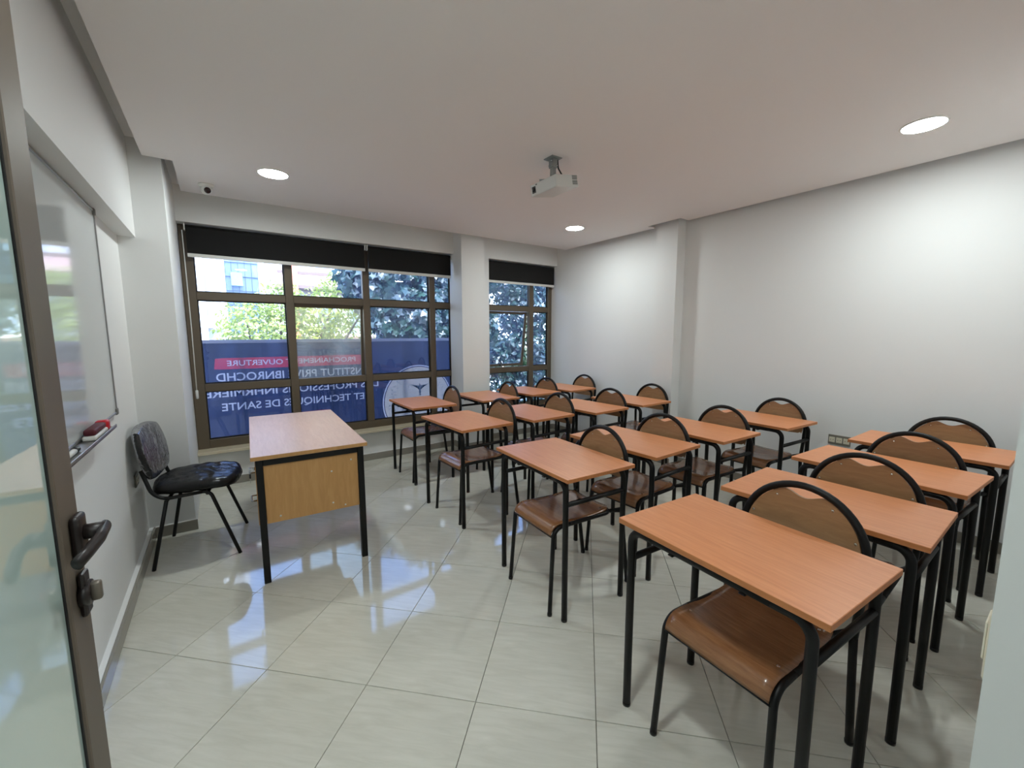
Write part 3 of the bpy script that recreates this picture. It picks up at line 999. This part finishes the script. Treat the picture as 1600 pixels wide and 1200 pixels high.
# ------------------------------------------------------------------ ceiling things
LED = mat('led_diffuser', (1, 1, 1), 0.5, emit=(0.95, 0.985, 0.985), estr=LAMP_W)
RINGM = mat('downlight_ring_white', (0.92, 0.92, 0.91), 0.4)
def downlight(x, y, label, zc=ZC):
    t = thing('ceiling_light', label, 'ceiling light', (x, y, zc), 0, 'round ceiling lights')
    rb = bmesh.new()
    prof = [(0.092, 0.0), (0.101, 0.0), (0.102, -0.002), (0.098, -0.007), (0.095, -0.0075), (0.092, -0.006)]
    N = 40
    rings = [[rb.verts.new((r_ * math.cos(2 * PI * k / N), r_ * math.sin(2 * PI * k / N), z_)) for k in range(N)] for r_, z_ in prof]
    for a in range(len(prof)):
        b_ = (a + 1) % len(prof)
        for k in range(N):
            rb.faces.new((rings[a][k], rings[a][(k + 1) % N], rings[b_][(k + 1) % N], rings[b_][k]))
    bmesh.ops.recalc_face_normals(rb, faces=rb.faces)
    obj('trim_ring', rb, RINGM, t, True)
    db = bmesh.new()
    db.faces.new([db.verts.new((0.0915 * math.cos(2 * PI * k / N), 0.0915 * math.sin(2 * PI * k / N), -0.006)) for k in range(N)][::-1])
    obj('diffuser', db, LED, t)
    return t
downlight(0.397, 3.552, 'round lit ceiling light above the teacher desk, near the camera dome')
downlight(3.258, 3.448, 'round lit ceiling light near the narrow window')
downlight(3.285, 0.695, 'large looking round lit ceiling light at the right of the picture')
downlight(0.397, 0.70, 'round lit ceiling light just inside the doorway, above the frame')

downlight(0.35, -0.85, 'added fill light, unseen, on the corridor ceiling behind the open doorway', 2.699)  # out of view, added to send fill light in from behind the camera

cc = thing('security_camera', 'small white turret security camera on the ceiling above the pillar by the window', 'camera', (-0.005, 4.10, ZC))
pb = bmesh.new()
tube(pb, [(0, 0, 0), (0, 0, -0.010), (0, 0, -0.020), (0, 0, -0.024)], 0.05, sides=24, radii=[0.05, 0.05, 0.044, 0.03])
obj('base_plate', pb, PLAST_W, cc, True)
bb = bmesh.new()
bmesh.ops.create_uvsphere(bb, u_segments=20, v_segments=14, radius=0.036)
bb.transform(Matrix.Translation((0.0, -0.004, -0.040)))
ball = obj('camera_ball', bb, PLAST_W, cc, True)
dv = (Vector((0.25, -0.9, -0.32))).normalized()
c0 = Vector((0.0, -0.004, -0.040))
obj('lens_face', T([c0 + dv * 0.028, c0 + dv * 0.037], 0.021, sides=20, radii=[0.023, 0.021]), mat('dark_red_lens_glass', (0.12, 0.03, 0.03), 0.15), cc, True)

pj = thing('projector', 'white projector hanging from a steel ceiling mount in the middle of the room', 'projector', (1.895, 2.21, ZC))
px, py = (-0.095, 0.10), (-0.125, 0.135)
mtp = Matrix.Translation((0, 0, -0.170)) @ Matrix.Rotation(R(-10), 4, 'Y')
PJW = mat('projector_white', (0.80, 0.80, 0.78), 0.45)
body = obj('projector_body', B(px[0], px[1], py[0], py[1], -0.040, 0.036, bev=0.007, seg=2, mtx=mtp), PJW, pj)
lw_ = obj('lens_window', B(px[0] - 0.0015, px[0] + 0.002, 0.078, 0.116, -0.022, 0.020, bev=0.001, mtx=mtp), PLAST_B, pj)
obj('lens', T([mtp @ Vector((px[0] - 0.001, 0.097, -0.001)), mtp @ Vector((px[0] - 0.004, 0.097, -0.001))], 0.014, sides=20), mat('lens_glass', (0.03, 0.03, 0.05), 0.05), lw_, True)
obj('sensor_window', B(px[0] - 0.001, px[0] + 0.001, 0.062, 0.074, 0.022, 0.029, mtx=mtp), PLAST_B, pj)
vb = bmesh.new()
for zz in range(5):
    for half in (0, 1):
        z0 = -0.024 + half * 0.030 + zz * 0.0052
        box(vb, 0.048, 0.091, py[0] - 0.0012, py[0] + 0.001, z0, z0 + 0.0035, mtx=mtp)
obj('vent_grille', vb, PLAST_G, pj)
mb = bmesh.new()
box(mb, -0.055, 0.03, -0.045, 0.045, -0.006, 0.0, 0.001)
box(mb, -0.030, 0.010, -0.022, 0.022, -0.062, -0.006, 0.002)
STEEL = mat('galvanised_steel', (0.60, 0.62, 0.61), 0.35, 0.6)
obj('ceiling_bracket', mb, STEEL, pj)
cb = bmesh.new()
box(cb, -0.024, 0.004, -0.016, 0.016, -0.128, -0.063, 0.002)
obj('mount_column', cb, STEEL, pj)
for a in (R(35), R(145), R(215), R(325)):
    ab = bmesh.new()
    tube(ab, [(-0.010, 0, -0.130), (-0.010 + 0.085 * math.cos(a), 0.10 * math.sin(a), -0.1335)], 0.006, sides=6, flat=0.5)
    obj('mount_arm', ab, STEEL, pj, True)
for (x_, y_, z_) in ((-0.034, -0.012, -0.022), (-0.034, 0.012, -0.048), (0.0, -0.026, -0.05)):
    bb = bmesh.new()
    bmesh.ops.create_uvsphere(bb, u_segments=10, v_segments=8, radius=0.0065)
    bb.transform(Matrix.Translation((x_, y_, z_)))
    obj('bolt', bb, CHROME, pj, True)
obj('power_cable', T(fillet([(0.020, -0.01, -0.004), (0.022, -0.015, -0.06), (0.060, -0.03, -0.12), (0.075, -0.035, -0.146)], 0.03), 0.0048, sides=8), PLAST_B, pj, True)

# ------------------------------------------------------------------ sockets and switch
SOCK = mat('socket_grey_frame', (0.47, 0.46, 0.42), 0.4)
SOCKW = mat('socket_cream', (0.84, 0.82, 0.74), 0.4)
def socket(x, y, z, nx, n, label, name='wall_socket'):
    t = thing(name, label, 'socket', (x, y, z), 0 if nx > 0 else PI)
    w_ = 0.046 * n + 0.012
    obj('cover_plate', B(0.0, 0.009, -w_ / 2, w_ / 2, -0.040, 0.040, bev=0.003), SOCK, t)
    for k in range(n):
        yc = (k - (n - 1) / 2) * 0.048
        ib = bmesh.new()
        box(ib, 0.009, 0.012, yc - 0.020, yc + 0.020, -0.022, 0.022, 0.002)
        io = obj('socket_insert', ib, SOCKW, t)
        hb = bmesh.new()
        for s in (-1, 1):
            cyl(hb, (0.0118, yc + s * 0.008, 0), (1, 0, 0), 0.003, 0.0008, 8)
        obj('pin_hole', hb, PLAST_B, io)
    return t
socket(XR, 1.165, 0.566, -1, 3, 'three-gang grey framed socket low on the right wall behind the desks')
socket(XL, 3.44, 0.52, 1, 2, 'grey framed socket low on the left wall behind the wrapped chair')
sw = thing('light_switch', 'cream light switch on the entry wall at the right edge of the picture', 'light switch', (0.925, YE1, 0.975))
obj('cover_plate', B(-0.046, 0.042, 0.0, 0.015, -0.052, 0.052, bev=0.005, seg=2), SOCKW, sw)
obj('rocker', B(-0.026, 0.026, 0.015, 0.019, -0.030, 0.030, bev=0.002), SOCKW, sw)

# ------------------------------------------------------------------ outside: banner
YB = 5.60
bn = thing('banner', 'blue banner with reversed white lettering, hung outside the wide window', 'banner', (0, YB, 0))
def text_loops(txt, xl, xr, z0, z1):
    """outline loops of mirrored text (read from right to left from inside) and its flat mesh"""
    cu = bpy.data.curves.new('txt', 'FONT')
    cu.body = txt
    cu.size = 1.0
    cu.offset = 0.012
    cu.resolution_u = 3
    tmp = bpy.data.objects.new('txt', cu)
    C.objects.link(tmp)
    bpy.context.view_layer.update()
    dg = bpy.context.evaluated_depsgraph_get()
    me = bpy.data.meshes.new_from_object(tmp.evaluated_get(dg))
    bpy.data.objects.remove(tmp)
    b = bmesh.new()
    b.from_mesh(me)
    bmesh.ops.remove_doubles(b, verts=b.verts, dist=1e-5)
    us = [v.co.x for v in b.verts]
    vs = [v.co.y for v in b.verts]
    u0, u1, v0, v1 = min(us), max(us), min(vs), max(vs)
    if 'Q' in txt:
        v0 = 0.0
    for v in b.verts:
        fx = (v.co.x - u0) / (u1 - u0)
        fz = (v.co.y - v0) / (v1 - v0)
        v.co = (xr - fx * (xr - xl), 0, z0 + fz * (z1 - z0))
    loops = []
    left = set(e for e in b.edges if len(e.link_faces) == 1)
    while left:
        e = left.pop()
        start, cur = e.verts
        lp = [start.co.copy()]
        while cur != start:
            lp.append(cur.co.copy())
            nx = [q for q in cur.link_edges if q in left]
            if not nx:
                break
            e = nx[0]
            left.remove(e)
            cur = e.other_vert(cur)
        if len(lp) > 2:
            loops.append([(p.x, p.z) for p in lp])
    b.to_mesh(me)
    b.free()
    me.name = 'lettering'
    me.materials.clear()
    return loops, me

def sheet(loops, m, name, parent=bn):
    """flat filled sheet in the plane y=0 with even-odd holes"""
    cu = bpy.data.curves.new('sheet', 'CURVE')
    cu.dimensions = '2D'
    cu.fill_mode = 'BOTH'
    for lp in loops:
        sp = cu.splines.new('POLY')
        sp.points.add(len(lp) - 1)
        for k, (x, z) in enumerate(lp):
            sp.points[k].co = (x, z, 0, 1)
        sp.use_cyclic_u = True
    tmp = bpy.data.objects.new('sheet', cu)
    C.objects.link(tmp)
    bpy.context.view_layer.update()
    dg = bpy.context.evaluated_depsgraph_get()
    me = bpy.data.meshes.new_from_object(tmp.evaluated_get(dg))
    bpy.data.objects.remove(tmp)
    for v in me.vertices:
        v.co = (v.co.x, 0, v.co.y)
    me.name = name
    me.materials.clear()
    return link(name, me, m, parent)

def rect(x0, x1, z0, z1):
    return [(x0, z0), (x1, z0), (x1, z1), (x0, z1)]
def circ(cx, cz, r, n=72):
    return [(cx + r * math.cos(2 * PI * k / n), cz + r * math.sin(2 * PI * k / n)) for k in range(n)]
ECX, ECZ = 2.285, 0.475
STRIP1 = [(-0.075, 1.05), (-0.06, 1.165), (0.0, 1.172), (1.50, 1.168), (1.545, 1.160), (1.54, 1.05), (1.48, 1.042), (0.02, 1.046)]
STRIP2 = rect(0.33, 1.08, 0.37, 0.485)
cloth_loops = [rect(-0.75, 3.05, -0.12, 1.336), STRIP1, STRIP2, circ(ECX, ECZ, 0.522)]
for x in (0.118, 0.150):
    cloth_loops.append(rect(x, x + 0.02, 0.235, 0.285))
    sheet([rect(x, x + 0.02, 0.235, 0.285)], BAN_WHITE, 'white_stroke')
cloth_loops.append(rect(1.285, 1.335, 0.283, 0.291))
sheet([rect(1.285, 1.335, 0.283, 0.291)], BAN_WHITE, 'white_stroke')
for txt, xl, xr, z0, z1 in (('INSTITUT PRIVE IBNROCHD', -0.065, 1.545, 0.912, 1.005),
                            ('DES PROFESSIONS INFIRMIERES', -0.245, 1.715, 0.735, 0.825),
                            ('ET TECHNIQUES DE SANTE', -0.035, 1.52, 0.580, 0.665)):
    lps, me_ = text_loops(txt, xl, xr, z0, z1)
    cloth_loops += lps
    link('lettering', me_, BAN_WHITE, bn)
sheet(cloth_loops, BAN_BLUE, 'cloth')
lps, me_ = text_loops('PROCHAINEMENT OUVERTURE', 0.045, 1.43, 1.082, 1.143)
link('lettering', me_, BAN_WHITE, bn)
sheet([STRIP1] + lps, BAN_RED, 'red_strip')
sheet([STRIP2], BAN_RED, 'red_strip')
sheet([circ(ECX, ECZ, 0.522), circ(ECX, ECZ, 0.506)], BAN_WHITE, 'emblem_rim')
sheet([circ(ECX, ECZ, 0.506), circ(ECX, ECZ, 0.494)], BAN_INK, 'emblem_ring')
sheet([circ(ECX, ECZ, 0.494)], BAN_CREAM, 'round_emblem')
obj('white_hem', B(-0.75, 3.05, -0.004, 0.004, 1.337, 1.374, bev=0.001), BAN_WHITE, bn)

# band of small script strokes round the emblem
rb = bmesh.new()
rnd = random.Random(3)
for k in range(120):
    a = rnd.uniform(R(-40), R(220))
    rr = rnd.uniform(0.36, 0.435)
    x, z = ECX + rr * math.cos(a), ECZ + rr * math.sin(a)
    d = a + rnd.uniform(-0.9, 0.9)
    L = rnd.uniform(0.012, 0.034)
    p = [Vector((x + L * (s - 0.5) * math.cos(d) + 0.006 * math.sin(s * 6 + k), -0.0055, z + L * (s - 0.5) * math.sin(d))) for s in (0, 0.5, 1)]
    tube(rb, p, 0.0022, sides=4, flat=1)
o_ = obj('emblem_script', rb, BAN_GREY, bn)
o_['kind'] = 'stuff'
# winged staff with two snakes
wbm = bmesh.new()
sx, sz = 2.305, 0.645
tube(wbm, [(sx, -0.0055, sz - 0.085), (sx, -0.0055, sz + 0.085)], 0.005, sides=6)
for s in (-1, 1):
    pts = [(sx + s * (0.006 + 0.034 * math.sin(2.2 * PI * t_) * (1 - 0.65 * t_)), -0.0055, sz + 0.06 - 0.14 * t_) for t_ in [k / 16 for k in range(17)]]
    tube(wbm, pts, 0.0045, sides=5)
    for f_ in range(5):
        z_ = sz + 0.052 - f_ * 0.010
        L = 0.145 - f_ * 0.024
        vsq = [wbm.verts.new(q_) for q_ in ((sx + s * 0.008, -0.0055, z_ - 0.008), (sx + s * L * 0.55, -0.0055, z_ - 0.004), (sx + s * L, -0.0055, z_ + 0.030 - f_ * 0.002),
                                           (sx + s * L * 0.6, -0.0055, z_ + 0.014), (sx + s * 0.008, -0.0055, z_ + 0.002))]
        wbm.faces.new(vsq)
obj('winged_staff', wbm, BAN_GREY, bn)
lb = bmesh.new()
loop = [(ECX - 0.235 + 0.05 * math.cos(a) + 0.012 * a, -0.0055, 0.352 + 0.034 * math.sin(a)) for a in [k / 20 * 2.1 * PI for k in range(21)]]
tube(lb, loop, 0.004, sides=5)
tube(lb, [(ECX - 0.10 + 0.02 * k, -0.0055, 0.36 + 0.014 * math.sin(k * 1.9)) for k in range(17)], 0.004, sides=5)
obj('script_signature', lb, BAN_GREY, bn)

# rail and slab that carry the banner
rl = thing('balcony_rail', 'white metal balcony rail carrying the blue banner', 'railing', (0, YB + 0.04, -0.14))
WMET = mat('white_painted_metal', (0.85, 0.85, 0.85), 0.4)
obj('hand_rail', T([(-0.85, 0, 1.49), (3.1, 0, 1.49)], 0.022, sides=12), WMET, rl, True)
for k in range(5):
    obj('post', B(-0.80 + k * 0.95, -0.76 + k * 0.95, -0.02, 0.02, 0.0, 1.47), WMET, rl)
CONC = mat('balcony_concrete', (0.62, 0.60, 0.57), 0.9)
struct('trim_3', B(-0.95, 3.2, 4.90, YB + 0.12, -0.26, -0.141), CONC)

# ------------------------------------------------------------------ outside: buildings
BW = mat('white_render', (0.90, 0.90, 0.88), 0.8)
BG = mat('grey_render_panel', (0.70, 0.70, 0.69), 0.8)
BGL = mat('blue_curtain_glass', (0.60, 0.68, 0.78), 0.3, 0.0)
BGL2 = mat('pale_blue_sash_glass', (0.55, 0.72, 0.90), 0.3, 0.0)
BPK = mat('pink_balcony_render', (0.80, 0.66, 0.62), 0.8)
BRD = mat('terracotta_column', (0.80, 0.50, 0.38), 0.8)
BBR = mat('brown_roof_edge', (0.48, 0.40, 0.36), 0.8)
MUL = mat('curtain_wall_mullion', (0.45, 0.50, 0.57), 0.5)

b1 = thing('white_pilaster_building', 'white building with pale grey wall panel seen through the left end of the wide window', 'building', (-4.0, 20.0, -4.5))
obj('wall', B(-5, 4.20, 0.3, 4, 0, 14), BG, b1)
obj('pilaster', B(3.30, 3.66, 0, 0.3, 0, 14), BW, b1)
obj('pilaster', B(4.15, 4.33, 0, 0.3, 0, 14), BW, b1)
obj('pilaster', B(0.6, 1.4, 0, 0.3, 0, 14), BW, b1)
obj('plinth_band', B(-5, 4.33, -0.05, 0.0, 6.2, 6.55), BW, b1)

b2 = thing('glass_fronted_building', 'blue glass fronted building with one open window leaf, behind the light tree', 'building', (0.44, 27.0, -4.5))
obj('glass_front', B(0, 1.52, 0.05, 1.6, 0, 16), BGL, b2)
mbm = bmesh.new()
for k in range(6):
    box(mbm, k * 0.30, k * 0.30 + 0.025, 0, 0.05, 0, 16)
for k in range(22):
    box(mbm, 0, 1.52, -0.01, 0.05, k * 0.75, k * 0.75 + 0.03)
obj('mullion_grid', mbm, MUL, b2)
ms = Matrix.Translation((0.26, -0.02, 9.22)) @ Matrix.Rotation(R(-22), 4, 'X')
obj('open_sash', B(0.0, 0.52, -0.03, 0.0, -0.78, 0, mtx=ms), BGL2, b2)

b3 = thing('pink_balcony_building', 'white building with pink balcony fronts and a terracotta column, seen past the trees', 'building', (2.1, 21.0, -4.5))
obj('wall', B(0, 7.5, 1.2, 4, 0, 13), BW, b3)
for k, z in enumerate((2.2, 5.1, 8.0, 10.9)):
    fb_ = B(0.15, 7.5, 0, 1.2, z, z + 0.15)
    obj('balcony_slab', fb_, BBR, b3)
    obj('balcony_front', B(0.15, 7.5, 0, 0.1, z + 0.15, z + 0.62), BPK, b3)
    obj('balcony_cap', B(0.15, 7.5, -0.02, 0.14, z + 0.62, z + 0.74), BBR, b3)
obj('column', B(0.68, 0.94, -0.05, 0.35, 0, 13), BRD, b3)
for k in range(4):
    for z in (3.1, 6.0, 8.9):
        obj('window', B(1.9 + k * 1.5, 2.7 + k * 1.5, 1.14, 1.2, z, z + 1.3), BGL, b3)

b4 = thing('pale_apartment_block', 'pale apartment block behind the trees seen through the narrow window', 'building', (11.0, 26.0, -4.5), R(-12))
obj('wall', B(0, 14, 0, 6, 0, 12), BW, b4)
for k in range(6):
    for z in (1.2, 4.2, 7.2):
        obj('window', B(1.0 + k * 2.1, 2.0 + k * 2.1, -0.05, 0.0, z, z + 1.5), BGL, b4)

ASPH = mat('asphalt_and_paving', (0.50, 0.49, 0.47), 0.9)
struct('street_ground', B(-30, 50, 5.8, 60, -4.7, -4.5), ASPH)

# ------------------------------------------------------------------ outside: trees
def leaf_shape(kind):
    if kind == 'lobed':
        o = []
        for k in range(10):
            a = PI / 2 + 2 * PI * k / 10
            r_ = (0.5 if k % 2 == 0 else 0.27)
            if k == 5:
                r_ = 0.3
            o.append((r_ * math.cos(a), r_ * math.sin(a)))
        return o
    return [(0, -0.5), (0.22, -0.12), (0.20, 0.2), (0, 0.5), (-0.20, 0.2), (-0.22, -0.12)]

def foliage(blobs, n, size, kind, m, parent, seed, shell=0.55, name='foliage'):
    rnd = random.Random(seed)
    shp = leaf_shape(kind)
    verts, faces = [], []
    tot = sum(b[3] ** 2 for b in blobs)
    for (bx_, by_, bz_, br_) in blobs:
        cnt = int(n * br_ ** 2 / tot)
        for _ in range(cnt):
            d = Vector((rnd.gauss(0, 1), rnd.gauss(0, 1), rnd.gauss(0, 1))).normalized()
            rr = br_ * (shell + (1 - shell) * rnd.random() ** 0.5) * rnd.uniform(0.85, 1.12)
            c = Vector((bx_, by_, bz_)) + d * rr
            nrm = (d + Vector((rnd.gauss(0, .6), rnd.gauss(0, .6), rnd.gauss(0.3, .5)))).normalized()
            ax = nrm.orthogonal().normalized()
            ax.rotate(Matrix.Rotation(rnd.uniform(0, 2 * PI), 3, nrm))
            ay = nrm.cross(ax)
            s = size * rnd.uniform(0.6, 1.25)
            i0 = len(verts)
            for (u, v_) in shp:
                verts.append(c + ax * u * s + ay * v_ * s + nrm * (abs(u) * s * 0.25))
            faces.append(tuple(range(i0, i0 + len(shp))))
    me = bpy.data.meshes.new(name)
    me.from_pydata([tuple(v_) for v_ in verts], [], faces)
    o_ = link(name, me, m, parent)
    o_['kind'] = 'stuff'
    return o_

def tree(name, label, x, y, top, blobs, n, size, kind, m, seed, trunk_r=0.12):
    t = thing(name, label, 'tree', (x, y, -4.5))
    tb = bmesh.new()
    tube(tb, [(0, 0, 0), (0.08, 0.05, top * 0.35), (-0.05, 0.0, top * 0.7), (0.1, 0.1, top)], trunk_r, sides=9,
         radii=[trunk_r * 1.3, trunk_r, trunk_r * 0.8, trunk_r * 0.4])
    tr_ = obj('trunk', tb, BARK, t, True)
    lb_ = bmesh.new()
    for (bx_, by_, bz_, br_) in blobs:
        tube(lb_, [(-0.03, 0.02, top * 0.62), ((bx_) * 0.5, by_ * 0.5, (top * 0.65 + bz_) / 2), (bx_, by_, bz_)], 0.05, sides=6, radii=[0.06, 0.04, 0.015])
    obj('branch', lb_, BARK, t, True)
    foliage(blobs, n, size, kind, m, t, seed)
    return t

tree('light_green_tree', 'sunlit yellow-green small-leaved tree behind the banner, left part of the wide window', 0.85, 10.5, 5.0,
     [(0.0, 0, 5.75, 0.95), (-0.35, 0.2, 6.2, 0.55), (0.65, 0.2, 5.8, 0.9), (1.15, -0.1, 6.4, 0.65), (0.3, -0.2, 6.6, 0.5), (1.7, 0.2, 5.8, 0.7), (0.2, 0, 5.0, 1.0), (1.45, -0.4, 6.95, 0.42), (2.0, -0.5, 6.6, 0.38)],
     11000, 0.10, 'oval', LEAF_LIGHT, 11)
tree('broad_leaved_tree', 'dark tree with big lobed leaves close behind the banner', 3.6, 8.6, 6.0,
     [(0.0, 0, 6.3, 0.9), (-0.9, 0.1, 7.1, 0.75), (-0.6, -0.2, 6.3, 0.6), (0.7, 0.1, 6.8, 0.9), (0.1, 0.2, 7.5, 0.9), (1.2, 0.2, 6.1, 0.8), (0.2, 0.1, 5.5, 0.9), (1.1, 0, 7.6, 0.8)],
     11500, 0.22, 'lobed', LEAF_DARK, 12)
tree('tall_dark_tree', 'tall dark leafy tree filling the left of the narrow window', 7.4, 9.6, 6.4,
     [(-0.2, 0, 6.6, 0.85), (0.3, 0.1, 7.4, 0.75), (-0.4, 0.1, 5.6, 0.9), (0.2, 0, 4.8, 0.9), (0.9, 0.2, 7.7, 0.6), (-0.8, 0, 7.4, 0.7), (-0.95, 0, 5.2, 0.6), (-0.9, 0, 4.4, 0.6), (-0.3, 0, 3.8, 0.8)],
     10500, 0.17, 'oval', LEAF_DARK, 13)
tree('loose_green_tree', 'loose mid green tree at the right of the narrow window', 10.2, 11.5, 5.2,
     [(0, 0, 5.2, 1.0), (0.6, 0.2, 6.2, 0.8), (-0.8, 0.2, 4.6, 0.9), (0.8, 0, 4.2, 0.9), (0.3, 0, 7.4, 0.7), (-1.6, 0.1, 3.8, 0.7)],
     5200, 0.13, 'oval', LEAF_MID, 14)
hb_ = thing('street_hedge', 'clipped street hedge below the trees seen through the narrow window', 'hedge', (8.5, 12.5, -4.5))
foliage([(k * 0.8 - 2.8, 0, 1.1 + 0.1 * (k % 2), 0.75) for k in range(12)], 5000, 0.10, 'oval', LEAF_MID, hb_, 15)
